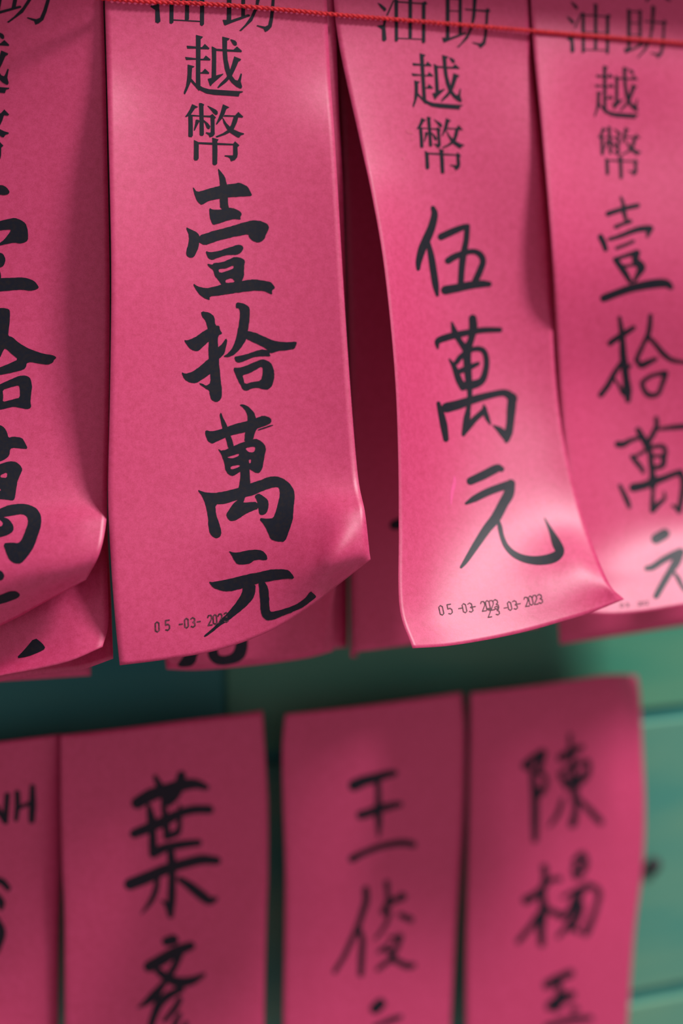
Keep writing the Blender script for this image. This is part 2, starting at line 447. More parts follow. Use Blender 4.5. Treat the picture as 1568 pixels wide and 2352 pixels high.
def lay_ink(key, name, polys, holes=(), mat=None, lift=0.00012, grid=6.0, rough=0.0, seed=0, smooth=True):
    """polys/holes in photo pixels; triangulated, then dropped onto the slip's surface"""
    root, bvh = SLIPS[key]
    rng = np.random.default_rng(seed)
    P_, H_ = [], []
    for src, dst in ((polys, P_), (holes, H_)):
        for p in src:
            p = np.array(p, float)
            if smooth:
                p = chaikin(p)
            p = densify(p, 2.6)
            if rough:
                nz = rng.normal(0, 1, (len(p), 2))
                nz = 0.5*nz + 0.25*np.roll(nz, 1, 0) + 0.25*np.roll(nz, -1, 0)
                p = p + rough*nz
            dst.append(p)
    allp = np.concatenate(P_)
    lo, hi = allp.min(0), allp.max(0)
    gx, gy = np.meshgrid(np.arange(lo[0], hi[0], grid), np.arange(lo[1], hi[1], grid))
    gp = np.stack([gx.ravel(), gy.ravel()], 1)
    keep = np.zeros(len(gp), bool)
    for p in P_:
        keep |= nonzero(p, gp)
    gp = gp[keep]
    coords, edges = [], []
    for p in P_ + H_:
        b = len(coords)
        coords += [Vector(v) for v in p]
        edges += [(b + i, b + (i + 1) % len(p)) for i in range(len(p))]
    coords += [Vector(v) for v in gp]
    v2, _, f2, _, _, _ = delaunay_2d_cdt(coords, edges, [], 0, 1e-4)
    v2 = np.array([(v.x, v.y) for v in v2])
    tri = np.array([f for f in f2 if len(f) == 3])
    cen = v2[tri].mean(1)
    ins = np.zeros(len(tri), bool)
    for p in P_:
        ins |= nonzero(p, cen)
    for p in H_:
        ins &= ~nonzero(p, cen)
    tri = tri[ins]
    pos, ok = [], []
    for (x, y) in v2:
        d = ray(x, y).normalized()
        loc, nor, idx, dst = bvh.ray_cast(CAM, d)
        if loc is None:
            pos.append((0, 0, 0)); ok.append(False)
        else:
            if nor.dot(d) > 0: nor = -nor
            pos.append(loc + nor*lift); ok.append(True)
    tri = [tuple(t) for t in tri if ok[t[0]] and ok[t[1]] and ok[t[2]]]
    if not tri:
        return None
    used = sorted({i for t in tri for i in t})
    mp = {i: k for k, i in enumerate(used)}
    faces = []
    for t in tri:
        a, b, c = (Vector(pos[i]) for i in t)
        q = (mp[t[0]], mp[t[1]], mp[t[2]])
        if (b - a).cross(c - a).dot(CAM - a) < 0:
            q = q[::-1]
        faces.append(q)
    return mesh_obj(name, [pos[i] for i in used], faces, mat or INK, root)

def T(ox, oy, s, lst):
    out = []
    for p in lst:
        a = np.array(p, float).reshape(-1, 2)
        out.append(a/s + np.array((ox, oy)))
    return out

def TS(ox, oy, s, lst, step=2.5, k=1.0):
    out = []
    for st in lst:
        a = np.array(st, float).reshape(-1, 3)
        a = np.column_stack([a[:, 0]/s + ox, a[:, 1]/s + oy, k*a[:, 2]/s])
        out.append(stroke_poly(a, step))
    return out

def affine(src, dst):
    A = np.column_stack([np.array(src, float), np.ones(3)])
    M = np.linalg.solve(A, np.array(dst, float))
    return lambda polys: [np.column_stack([p, np.ones(len(p))]) @ M for p in polys]

# ---- printed characters -------------------------------------------------
YUE = T(392, 60, 8, [
    [462,160, 588,192, 580,215, 548,238, 545,600, 542,900, 545,1100, 560,1120, 520,1190, 455,1120, 462,1045, 464,600],
    [292,358, 462,373, 480,390, 462,412, 305,412], [540,385, 572,385, 625,325, 712,408, 700,425, 540,420],
    [262,565, 470,590, 470,615, 283,620], [540,598, 595,598, 643,538, 728,608, 722,630, 540,625],
    [535,850, 570,845, 628,780, 705,855, 702,878, 535,870],
    [310,705, 435,738, 432,748, 392,768, 385,860, 380,960, 362,1040, 300,1180, 262,1252, 240,1240, 242,1205, 280,1100, 300,960, 308,860],
    [375,960, 455,1050, 545,1100, 600,1130, 700,1158, 900,1172, 1100,1185, 1325,1197, 1322,1215, 1268,1232, 1250,1292, 1000,1275, 800,1262, 650,1235, 540,1180, 440,1100, 365,1015],
    [752,368, 840,415, 835,450, 832,905, 965,870, 960,890, 760,1065, 738,1100, 720,1095, 678,968, 750,950, 758,600],
    [825,415, 1150,432, 1215,372, 1305,452, 1300,478, 1030,465, 825,452],
    [945,192, 1080,225, 1072,248, 1035,265, 1032,450, 1045,620, 1085,790, 1130,920, 1180,985, 1225,1000, 1250,960, 1285,865, 1308,880, 1285,1020, 1312,1110, 1300,1142, 1270,1145, 1200,1110, 1120,1040, 1040,930, 990,780, 962,600, 950,420],
    [1165,555, 1292,605, 1282,632, 1245,650, 1180,800, 1120,920, 1020,1030, 900,1120, 870,1138, 855,1125, 900,1060, 1020,940, 1090,800, 1130,680],
    [1090,245, 1110,240, 1180,265, 1212,300, 1215,345, 1185,362, 1150,345, 1120,300]])
BI = T(392, 210, 8, [
    [390,232, 505,285, 445,312, 400,380, 365,430, 290,468, 262,460, 290,425, 350,330],
    [330,420, 400,440, 405,640, 405,810, 385,840, 335,835, 322,815, 325,640, 322,460],
    [365,425, 530,440, 720,442, 765,412, 832,480, 805,505, 805,700, 808,785, 780,822, 715,845, 695,800, 640,765, 650,748, 720,758, 735,740, 735,600, 730,478, 530,460, 365,455],
    [518,215, 560,212, 615,238, 600,275, 608,790, 590,815, 550,815, 530,795, 528,500],
    [458,518, 500,518, 535,540, 500,600, 440,720, 422,715, 428,680, 448,590],
    [600,518, 680,580, 728,640, 712,690, 680,690, 655,660, 630,590, 595,540],
    [668,262, 690,265, 830,335, 862,370, 862,415, 830,435, 785,400, 720,320],
    [958,235, 1078,290, 1020,325, 990,410, 950,490, 900,545, 850,605, 832,605, 832,590, 880,480, 920,370],
    [985,432, 1180,440, 1240,375, 1332,462, 1318,482, 1240,475, 1215,570, 1160,690, 1110,740, 1000,795, 850,845, 825,838, 830,822, 950,770, 1040,710, 1110,610, 1155,465, 965,462],
    [945,470, 970,500, 1020,580, 1085,645, 1160,700, 1260,745, 1345,770, 1345,790, 1290,805, 1258,850, 1225,845, 1100,765, 1030,690, 970,580],
    [425,890, 515,935, 512,1060, 512,1230, 490,1265, 440,1270, 422,1240, 425,1060],
    [480,930, 760,940, 860,945, 1145,960, 1180,915, 1262,990, 1225,1025, 1230,1150, 1220,1210, 1180,1260, 1105,1285, 1085,1230, 1050,1205, 988,1192, 990,1172, 1130,1175, 1145,1160, 1145,990, 760,980, 500,965],
    [760,848, 880,882, 855,920, 858,1100, 852,1330, 820,1355, 780,1350, 765,1325, 765,1000]])
YOU = T(820, 0, 4, [
    [225,-115, 255,-105, 300,-70, 305,-45, 285,-35, 255,-70], [185,25, 215,35, 262,72, 268,92, 250,108, 215,70],
    [330,-2, 340,8, 282,142, 264,142],
    [245,175, 268,178, 258,240, 264,300, 270,365, 250,382, 228,372, 226,270, 185,242, 190,234, 235,228],
    [340,-12, 376,0, 376,372, 360,385, 344,378, 342,100], [345,8, 590,26, 625,8, 645,34, 628,48, 626,385, 610,400, 593,390, 592,40, 370,24],
    [468,-95, 505,-85, 503,340, 500,350, 470,350, 470,0], [370,176, 600,186, 600,196, 370,186], [370,346, 600,356, 600,366, 370,356]])
ZHU = T(820, 0, 4, [
    [812,-40, 850,-28, 848,350, 812,360], [845,-18, 925,-14, 945,-32, 968,-12, 962,0, 960,325, 930,330, 930,0, 845,-6],
    [845,94, 932,98, 932,108, 845,104], [845,208, 932,212, 932,222, 845,218],
    [778,345, 850,345, 985,296, 1000,300, 1000,312, 870,362, 800,392, 790,386],
    [990,80, 1175,92, 1200,72, 1226,104, 1206,116, 1198,250, 1190,340, 1178,402, 1150,432, 1126,444, 1112,416, 1055,394, 1060,386, 1125,398, 1150,385, 1164,320, 1176,200, 1180,112, 990,92],
    [1062,-70, 1105,-55, 1092,60, 1086,150, 1062,250, 1020,350, 930,438, 914,434, 960,385, 1010,310, 1046,220, 1058,100]])
pairs = {
    'S2': (lambda p: p, lambda p: p, affine([(909.5, 95.5), (909.5, 0), (1103.7, 110)], [(393, 54), (393.7, -50), (611, 72.5)])),
    'S3': (affine([(455, 80), (557, 212), (424, 216)], [(967.5, 122), (1062, 243), (949, 246)]),
           affine([(493, 379), (440.7, 239), (560, 308)], [(1016, 399), (967, 270), (1065.6, 334)]), lambda p: p),
    'S4': (affine([(455, 80), (557, 212), (424, 216)], [(1388, 150), (1466, 264), (1365.6, 268)]),
           affine([(493, 379), (440.7, 239), (560, 308)], [(1426, 411), (1382.5, 292), (1472, 350)]),
           affine([(909.5, 95.5), (909.5, 4), (1103.7, 110)], [(1338.6, 121.4), (1338.6, 34.3), (1511.4, 133)])),
    'S1': (affine([(555, 117), (557.6, 210), (424, 216)], [(21, 103), (21.4, 202), (-116, 205)]),
           affine([(560, 308), (557, 267), (424, 280)], [(20, 306.4), (19.5, 262), (-117, 278)]),
           affine([(1103.7, 110), (1048.7, 109), (1116, 60)], [(84, 56), (15.3, 51.7), (110, 0)])),
}
for key, (fy, fb, ft) in pairs.items():
    lay_ink(key, 'printed_character', ft(YOU), mat=PRINT, smooth=False)
    lay_ink(key, 'printed_character', ft(ZHU), mat=PRINT, smooth=False)
    lay_ink(key, 'printed_character', fy(YUE), mat=PRINT, smooth=False)
    lay_ink(key, 'printed_character', fb(BI), mat=PRINT, smooth=False)
lay_ink('S4', 'printed_character', [stroke_poly([(1494, -22, 5), (1490, -8, 9), (1484, 3, 4)], 2), stroke_poly([(1520, -20, 5), (1530, -6, 9), (1538, 1, 5)], 2)], mat=PRINT, smooth=False)

# ---- brushed characters, folded-corner slip ------------------------------
lay_ink('S2', 'brush_character', T(340, 370, 4, [
    [640,65, 655,80, 705,140, 722,210, 730,330, 738,425, 760,440, 660,445, 658,340, 660,200, 650,130],
    [408,235, 450,285, 520,265, 600,240, 660,228, 722,212, 800,208, 830,196, 865,208, 920,238, 940,285, 958,320, 880,325, 800,328, 735,332, 660,345, 560,362, 495,404, 462,385, 432,325, 415,270],
    [560,428, 590,445, 660,448, 740,425, 800,438, 850,462, 860,490, 848,515, 852,540, 790,530, 710,552, 610,585, 585,575, 565,510],
    [345,605, 375,620, 420,640, 460,665, 475,690, 466,770, 450,830, 420,880, 385,888, 350,868, 352,810, 368,770, 378,690],
    [455,690, 600,640, 760,600, 920,552, 980,540, 1050,555, 1100,580, 1115,615, 1085,670, 1065,725, 1010,752, 960,735, 928,700, 920,670, 820,690, 700,715, 600,745, 520,775, 455,740],
    [530,828, 560,838, 650,825, 740,795, 815,768, 865,775, 878,800, 855,840, 815,862, 740,860, 660,880, 590,908, 550,895, 535,850],
    [540,940, 590,955, 600,935, 680,930, 750,900, 800,880, 860,890, 890,915, 880,985, 882,1060, 860,1100, 850,1140, 680,1150, 640,1085, 612,1060, 600,1000, 560,975],
    [410,1120, 450,1150, 520,1170, 620,1150, 700,1130, 800,1120, 880,1095, 970,1085, 1060,1098, 1120,1108, 1140,1125, 1170,1165, 1135,1188, 1140,1228, 1110,1215, 1060,1192, 960,1190, 850,1205, 740,1220, 640,1235, 560,1245, 568,1280, 530,1265, 480,1235, 440,1190]]),
    T(340, 370, 4, [[645,990, 720,985, 785,958, 786,985, 740,1005, 655,1030], [708,1090, 770,1074, 804,1110, 716,1124]]), rough=0.35, seed=1)
lay_ink('S2', 'brush_character', T(340, 640, 4, [
    [485,300, 560,310, 610,350, 615,430, 655,432, 660,470, 685,505, 640,520, 640,620, 650,640, 650,760, 660,870, 672,980, 680,1060, 670,1110, 625,1138, 580,1115, 565,1060, 565,1030, 520,1005, 460,960, 500,965, 530,985, 555,970, 572,955, 570,860, 555,720, 555,600, 560,560, 545,450, 530,390, 490,340],
    [330,562, 355,568, 420,545, 520,475, 560,460, 575,560, 520,610, 470,660, 440,668, 400,655, 355,610],
    [305,858, 340,875, 400,860, 470,810, 550,740, 600,720, 620,850, 560,880, 500,925, 440,960, 390,958, 330,925],
    [630,640, 680,600, 715,545, 728,575, 700,690, 660,730, 630,760],
    [808,215, 870,225, 925,255, 935,290, 930,400, 915,480, 905,560, 850,640, 790,700, 740,722, 685,718, 740,680, 780,630, 810,540, 830,440, 845,330, 838,272, 805,270],
    [890,480, 960,485, 1050,525, 1150,570, 1250,585, 1362,578, 1365,600, 1345,648, 1280,655, 1190,665, 1120,690, 1080,640, 1000,600, 890,550],
    [790,720, 830,712, 920,690, 1000,660, 1060,648, 1120,670, 1115,690, 1130,715, 1060,712, 960,722, 880,760, 830,775, 800,758],
    [778,815, 830,822, 900,800, 980,765, 1040,740, 1100,752, 1140,790, 1162,860, 1155,940, 1130,1000, 1090,1025, 1000,1000, 950,1010, 910,1032, 870,1020, 840,960, 810,900]]),
    T(340, 640, 4, [[862,888, 940,866, 1030,812, 1052,815, 1053,870, 1038,938, 960,948, 888,970, 876,920]]), rough=0.35, seed=2)
lay_ink('S2', 'brush_character', T(400, 900, 4, [
    [425,190, 440,215, 485,310, 515,390, 540,470, 550,520, 500,525, 475,440, 440,330, 418,215],
    [595,120, 630,112, 680,135, 735,190, 750,240, 770,330, 740,370, 725,440, 640,470, 655,350, 675,270, 672,210, 640,150],
    [285,350, 335,365, 420,345, 560,295, 680,265, 760,240, 815,215, 890,240, 895,285, 840,310, 740,345, 650,370, 520,400, 400,450, 345,478, 310,455, 285,395],
    [760,345, 900,300, 915,308, 780,355],
    [398,520, 440,545, 540,500, 620,465, 740,428, 800,450, 845,510, 830,590, 815,680, 800,730, 765,752, 700,715, 680,700, 600,735, 560,765, 530,775, 475,740, 460,650, 430,570],
    [605,690, 690,690, 695,780, 700,850, 690,950, 650,965, 630,1030, 585,1030, 575,930, 595,870, 608,780],
    [212,898, 260,915, 320,930, 420,925, 520,900, 600,880, 700,840, 780,815, 870,780, 935,775, 1000,795, 1060,840, 1100,900, 1108,960, 1095,1080, 1090,1180, 1050,1290, 1020,1378, 940,1375, 885,1355, 860,1290, 830,1230, 775,1160, 860,1165, 910,1160, 940,1080, 960,1000, 970,940, 965,880, 920,875, 820,905, 740,945, 640,970, 560,1000, 460,1030, 375,1035, 385,1130, 410,1200, 435,1290, 425,1330, 385,1348, 345,1325, 318,1280, 310,1150, 285,1020, 255,960],
    [585,990, 635,1020, 700,1012, 760,1010, 775,1075, 720,1090, 640,1130, 570,1180, 520,1190, 490,1165, 475,1125, 500,1090, 540,1030],
    [735,955, 775,930, 810,955, 860,990, 870,1050, 850,1110, 815,1135, 780,1125, 770,1060, 760,1000]]),
    T(400, 900, 4, [[648,515, 742,502, 744,535, 725,558, 678,552], [483,600, 520,590, 597,565, 594,590, 530,611, 500,608], [683,623, 707,620, 704,652, 688,657], [517,684, 603,670, 600,692, 517,715]]), rough=0.35, seed=3)
lay_ink('S2', 'brush_character', T(340, 1200, 4, [
    [738,262, 790,278, 860,268, 975,248, 1050,258, 1085,290, 1100,345, 1050,345, 990,340, 940,375, 890,385, 820,385, 790,350, 760,290],
    [555,545, 590,548, 720,525, 850,492, 950,470, 1040,452, 1140,430, 1270,430, 1320,465, 1345,520, 1260,515, 1150,535, 1060,550, 990,565, 870,605, 740,638, 660,625, 600,600],
    [870,580, 990,560, 985,650, 965,700, 900,770, 830,830, 750,890, 680,935, 640,965, 590,1010, 520,1055, 512,1040, 560,1000, 620,945, 680,880, 750,810, 820,720, 865,650],
    [1015,545, 1070,545, 1105,600, 1110,680, 1115,800, 1130,825, 1230,800, 1350,760, 1440,700, 1490,628, 1520,655, 1550,680, 1500,720, 1420,780, 1330,820, 1230,860, 1150,895, 1090,902, 1055,870, 1035,820, 1030,720, 1022,620]]), rough=0.4, seed=4)

# ---- brushed characters, rolled slip ------------------------------------
lay_ink('S1', 'brush_character', T(0, 390, 8, [
    [-200,300, 0,280, 60,285, 120,320, 165,380, 180,410, 150,450, 60,465, 0,455, -200,460],
    [-250,1000, 0,940, 150,905, 270,880, 380,920, 470,980, 505,1080, 518,1180, 515,1300, 440,1340, 360,1355, 270,1335, 130,1360, 0,1390, -100,1400, 0,1340, 70,1290, 150,1190, 215,1100, 100,1100, 0,1115, -250,1150],
    [-150,1540, 0,1520, 60,1550, 105,1640, 75,1760, 0,1800, -150,1800], [-40,1850, 0,1860, 18,1930, 20,2010, -40,2020],
    [-400,2060, -100,2010, 0,1990, 180,1985, 380,1975, 500,1990, 630,2040, 690,2110, 718,2170, 650,2205, 560,2225, 400,2200, 200,2215, 0,2235, -400,2260]]), rough=0.2)
lay_ink('S1', 'brush_character', T(0, 680, 8, [
    [-60,230, 40,215, 170,240, 185,300, 180,480, 155,640, 150,730, 230,755, 330,850, 480,940, 640,1010, 800,1060, 960,1085, 1020,1110, 1035,1135, 990,1175, 975,1220, 880,1265, 700,1240, 570,1210, 490,1230, 480,1300, 440,1350, 250,1400, 0,1450, -200,1470, -200,1390, 0,1310, 200,1230, 340,1160, 230,1080, 95,950, 50,1020, 0,1140, -150,1250, -100,900],
    [-100,1680, 0,1620, 200,1530, 350,1465, 480,1460, 550,1500, 575,1570, 590,1680, 570,1800, 560,1950, 575,2050, 500,2080, 400,2060, 250,2030, 130,2060, 0,2090, -100,2080]]),
    T(0, 680, 8, [[45,1720, 200,1675, 345,1635, 365,1700, 370,1865, 260,1893, 140,1925, 50,1945, 62,1850]]), rough=0.2)
lay_ink('S1', 'brush_character', T(0, 940, 6, [
    [-60,230, 0,215, 60,250, 100,320, 115,395, 180,375, 300,390, 340,450, 385,545, 310,545, 200,530, 140,540, 130,640, 70,690, 0,720, -60,720],
    [-60,780, 0,755, 130,715, 220,725, 280,770, 312,830, 280,900, 240,1000, 220,1120, 205,1240, 170,1260, 80,1245, 0,1240, -60,1240],
    [-60,1400, 0,1370, 120,1320, 290,1300, 420,1320, 510,1370, 565,1460, 570,1590, 530,1720, 470,1900, 390,2020, 290,2130, 200,2125, 130,2080, 90,1990, 40,1850, 160,1835, 250,1850, 300,1800, 350,1680, 390,1560, 375,1480, 310,1445, 200,1460, 100,1480, 0,1495, -60,1500],
    [-60,1480, 60,1490, 130,1520, 190,1610, 185,1680, 120,1730, 0,1765, -60,1770]]),
    T(0, 940, 6, [[8,905, 102,866, 97,947, 8,942], [-25,1085, 22,1110, -25,1142], [-30,1505, 42,1560, 30,1612, -30,1622]]), rough=0.2)
lay_ink('S1', 'brush_character', T(0, 1200, 5.333, [[-60,580, 20,590, 60,650, 30,710, -60,710],
    [-80,910, 0,890, 120,840, 200,840, 250,880, 220,925, 100,970, 0,1000, -80,1020]]), rough=0.2)
lay_ink('S1b', 'brush_character', T(0, 1200, 5.333, [[195,1668, 300,1560, 425,1408, 520,1480, 562,1545, 480,1590, 340,1645]]))
lay_ink('S2b', 'brush_character', T(340, 1200, 4, [[265,1312, 300,1265, 380,1150, 500,1100, 450,1225, 440,1280, 400,1322, 310,1332],
    [545,1210, 560,1100, 640,1100, 640,1215, 700,1228, 770,1205, 800,1150, 810,1060, 915,1060, 915,1150, 890,1240, 820,1290, 700,1315, 620,1305, 570,1265]]))
lay_ink('S3b', 'brush_character', [stroke_poly([(905, 1206, 22), (912, 1204, 24), (950, 1190, 24)], 2)])

# ---- brushed characters, twice-stamped slip ------------------------------
lay_ink('S3', 'brush_character', TS(900, 440, 4, [
    [375,150,40, 390,210,60, 365,320,70, 320,430,78, 275,530,72, 245,640,55, 240,710,35],
    [335,480,40, 360,600,58, 380,730,62, 400,860,58, 415,950,30],
    [450,415,62, 560,365,62, 660,325,50, 690,325,50], [690,320,50, 680,450,52, 655,580,60, 640,700,58, 630,850,55],
    [515,635,60, 570,600,60, 660,565,50, 750,550,48, 810,580,55, 835,640,55, 810,720,60, 765,820,60],
    [490,905,80, 600,885,75, 720,860,72, 830,848,65, 890,850,50]], k=1.04), smooth=False)
lay_ink('S3', 'brush_character', TS(900, 690, 4, [
    [418,440,18, 420,375,55, 500,340,62, 600,315,60, 720,290,55, 850,272,52, 990,270,45],
    [550,205,20, 575,290,55, 620,370,50, 670,440,60],
    [740,165,70, 745,250,75, 725,360,60, 690,450,80, 690,560,70, 700,700,65, 712,820,50, 712,900,45, 700,1000,45, 685,1090,60, 655,1230,35],
    [525,540,15, 570,610,45, 610,720,60, 650,800,60],
    [590,570,45, 640,510,50, 740,450,45, 830,455,50, 865,530,50, 860,640,55, 820,740,65, 720,780,80, 650,780,70],
    [610,655,45, 700,620,55, 790,580,35],
    [500,985,90, 600,960,85, 720,920,75, 860,880,65, 1000,850,60, 1060,860,70, 1110,905,80], [1105,890,80, 1095,1000,80, 1085,1120,70, 1070,1220,70, 1050,1290,40], [1055,1270,60, 1000,1200,60, 930,1150,15],
    [425,945,35, 450,1040,55, 475,1150,65, 495,1275,50], [655,1235,30, 690,1170,60, 760,1090,55, 845,1010,50, 840,960,15], [845,990,40, 870,1070,45, 900,1135,20]], k=1.04), smooth=False)
lay_ink('S3', 'brush_character', TS(950, 1040, 4, [
    [520,260,70, 640,205,78, 760,145,75, 805,150,50],
    [480,465,25, 560,420,60, 680,360,68, 800,315,70, 890,290,80], [890,285,80, 870,380,95, 820,470,90, 750,600,90, 670,700,80, 570,850,65, 480,990,45, 435,1050,25],
    [770,600,20, 790,680,40, 810,770,40, 850,860,45, 920,930,55, 1020,975,65, 1150,990,80, 1280,965,90, 1340,910,80, 1310,830,80, 1260,720,40, 1200,600,8]], k=1.04), smooth=False)

# ---- brushed characters, tucked slip -------------------------------------
Z = 6.3226
lay_ink('S4', 'brush_character', TS(1320, 430, Z, [
    [670,150,35, 700,250,45, 705,330,60, 725,420,50, 745,490,40], [480,385,65, 600,345,60, 750,300,60, 910,265,60], [590,575,50, 700,530,45, 800,495,55],
    [370,720,70, 415,810,70, 445,900,60], [500,755,45, 650,710,55, 800,650,65, 950,605,75, 1090,600,85], [1090,600,80, 1050,710,40],
    [600,885,40, 720,840,42, 850,785,40],
    [590,1050,70, 660,1150,75, 730,1250,75, 800,1370,55], [600,1040,50, 750,990,50, 900,950,80], [900,950,80, 880,1060,90, 960,1160,110, 920,1260,70, 860,1360,45], [680,1150,50, 780,1140,35, 900,1110,50],
    [420,1610,95, 600,1540,95, 800,1470,100, 1000,1425,110, 1200,1395,115, 1330,1400,100, 1390,1450,70]], k=1.18), smooth=False)
lay_ink('S4', 'brush_character', TS(1320, 690, Z, [
    [645,250,45, 670,400,60, 690,600,75, 700,800,90, 720,950,95, 745,1150,90, 760,1300,110, 770,1450,70], [510,620,70, 560,580,75, 700,490,75, 850,395,60],
    [375,1370,70, 480,1230,75, 560,1080,70, 660,920,60], [560,1120,30, 640,1240,40, 700,1350,60], [740,1000,40, 800,950,50],
    [1095,220,55, 1090,320,60, 1065,480,65, 1000,620,55, 930,770,60, 890,870,60], [1080,540,55, 1180,650,60, 1280,770,70, 1400,860,60, 1568,895,45, 1700,905,40],
    [900,870,50, 960,940,80, 1060,900,75, 1170,850,55],
    [1310,1060,80, 1200,1070,55, 1080,1110,55, 980,1190,60, 1000,1290,60, 1070,1370,70, 1200,1360,60, 1260,1230,60, 1310,1090,70]], k=1.18), smooth=False)
lay_ink('S4', 'brush_character', TS(1320, 930, Z, [
    [915,360,70, 960,440,80, 1020,540,85, 1060,620,90],
    [1180,190,55, 1185,300,65, 1130,430,70, 1070,540,70, 1080,640,70, 1100,760,70, 1110,870,75, 1125,1000,75, 1130,1120,110, 1130,1250,50, 1125,1400,60, 1115,1540,50],
    [625,570,85, 700,570,80, 820,510,60, 950,470,50], [1220,350,40, 1380,330,60, 1530,315,70, 1650,310,60],
    [830,750,60, 890,830,65, 960,910,60, 990,970,50], [850,760,40, 980,690,45, 1080,620,50, 1260,600,60, 1310,660,60, 1290,780,75, 1270,880,70, 1130,920,60], [1100,740,40, 1280,740,50],
    [850,1200,110, 1000,1170,100, 1150,1110,100, 1300,1060,80, 1450,1000,75, 1530,980,80], [1530,980,80, 1568,1100,70, 1555,1300,70, 1510,1540,70], [1510,1530,60, 1420,1460,40],
    [650,1170,45, 710,1290,60, 760,1400,65, 790,1480,50], [1130,1540,60, 1210,1440,70, 1300,1360,45, 1295,1270,30]], k=1.18), smooth=False)
lay_ink('S4', 'brush_character', TS(1320, 1190, Z, [
    [1180,300,130, 1300,230,130], [1040,730,60, 1130,710,80, 1280,610,85, 1420,540,95, 1530,500,110], [1530,500,100, 1470,640,110, 1380,780,90, 1280,950,85, 1180,1130,75],
    [1440,790,30, 1500,880,55, 1568,1010,45, 1650,1080,50, 1800,1100,60]], k=1.18), smooth=False)

# ---- brushed characters, lower row ---------------------------------------
lay_ink('L0', 'brush_character', TS(0, 1780, 4.112, [[-130,450,45, -110,180,45], [-110,190,45, -30,310,50, 50,440,50], [50,440,50, 68,190,50]], k=1.12), smooth=False)
lay_ink('L0', 'brush_character', TS(0, 1780, 4.112, [[162,170,50, 165,290,50, 150,420,40], [180,310,35, 280,265,35], [305,110,45, 305,280,62, 298,430,55]], k=1.12), smooth=False)
lay_ink('L0', 'brush_character', TS(0, 1780, 4.112, [[-60,985,50, 20,1010,60, 75,1070,50], [-60,1130,70, 5,1200,70, 10,1260,40], [-40,1370,70, 5,1480,85, -10,1600,60, -60,1720,40]], k=1.12), smooth=False)
lay_ink('L1', 'brush_character', TS(240, 1752, 4, [
    [300,370,100, 420,300,110, 560,250,100, 700,210,100, 830,195,85, 930,225,55], [465,130,40, 500,200,60, 550,290,70, 545,400,50, 560,520,60, 575,680,60],
    [705,115,75, 690,200,90, 640,300,90, 590,370,60], [275,650,80, 400,600,85, 560,530,90, 700,460,75, 830,430,75, 960,430,75],
    [405,400,40, 430,520,75, 440,650,65, 445,790,70, 450,850,50], [450,830,80, 560,780,75, 720,750,70, 860,735,60], [690,390,25, 690,500,40, 680,620,50, 650,650,60, 570,680,60],
    [235,1115,100, 400,1050,100, 560,980,90, 760,920,85, 900,890,85, 1030,900,70], [605,790,60, 615,900,70, 620,1050,65, 615,1250,70, 605,1400,55], [600,1360,60, 560,1290,40, 515,1265,10],
    [490,1040,40, 470,1170,50, 420,1280,45, 340,1385,15], [690,1070,50, 780,1130,75, 880,1210,85, 960,1265,75, 1020,1250,40]], k=1.12), smooth=False)
lay_ink('L1', 'brush_character', TS(240, 2100, 4, [
    [570,250,80, 630,235,90], [410,480,95, 520,420,100, 660,340,95, 790,290,75], [690,370,60, 650,460,60, 600,550,60, 540,640,55, 460,740,80, 380,810,55, 300,860,10],
    [490,520,60, 570,580,75, 680,625,90, 800,610,75, 910,555,35], [700,690,60, 600,740,70, 510,810,80, 460,920,65, 430,1010,60, 410,1100,50],
    [690,780,50, 640,870,55, 550,975,40], [690,920,40, 650,1000,50, 620,1080,50], [750,1000,40, 700,1100,50]], k=1.12), smooth=False)
lay_ink('L2', 'brush_character', TS(740, 1740, 5.333, [
    [390,340,120, 500,290,110, 650,250,100, 780,210,85, 880,190,70], [675,270,60, 685,450,60, 685,600,70, 690,780,70, 690,960,30],
    [470,705,90, 560,680,90, 680,635,90, 850,590,75, 950,570,60], [365,1240,80, 500,1170,65, 680,1100,65, 850,1060,70, 1000,1045,75, 1110,1065,70]], k=1.22), smooth=False)
lay_ink('L2', 'brush_character', TS(740, 1990, 5.333, [
    [530,280,70, 535,420,70, 490,570,65, 440,720,60, 350,920,55, 260,1110,50, 150,1290,45], [450,760,50, 490,900,60, 480,1100,65, 470,1320,60],
    [790,200,60, 800,330,50, 810,430,70, 750,560,70], [800,460,70, 900,410,60, 980,370,90], [960,600,60, 1080,650,70], [830,560,40, 790,680,45, 720,800,35, 650,880,30],
    [830,870,35, 950,870,70], [950,860,70, 920,970,60, 870,1050,70, 850,1120,70, 780,1180,55, 680,1260,45], [690,1050,40, 760,1000,50, 830,930,30], [760,1010,40, 850,1060,60],
    [850,1120,70, 950,1180,65, 1040,1220,70, 1110,1210,60]], k=1.22), smooth=False)
lay_ink('L2', 'brush_character', TS(740, 1990, 5.333, [[650,1740,115, 710,1680,110], [640,1960,40, 850,1880,60, 960,1840,45]], k=1.22), smooth=False)
lay_ink('L3', 'brush_character', TS(1170, 1670, 5.333, [
    [200,470,90, 300,380,75, 400,320,85], [400,320,80, 380,430,70, 350,540,70], [350,540,60, 440,620,45, 430,740,55, 350,810,95], [250,460,30, 290,650,65, 310,900,75, 310,1150,75, 310,1380,60],
    [630,380,80, 740,320,85, 880,245,50], [740,100,40, 745,250,40, 780,500,50, 790,650,85, 800,850,75, 810,1000,65, 770,1190,80],
    [620,590,50, 680,680,60, 700,750,50], [620,560,40, 780,480,60, 940,420,50, 970,500,50, 920,620,60, 800,720,60], [680,650,50, 850,650,60, 900,560,40],
    [650,880,40, 600,1050,50, 490,1210,30], [870,900,40, 970,1010,60, 1110,1160,65]], k=1.30), smooth=False)
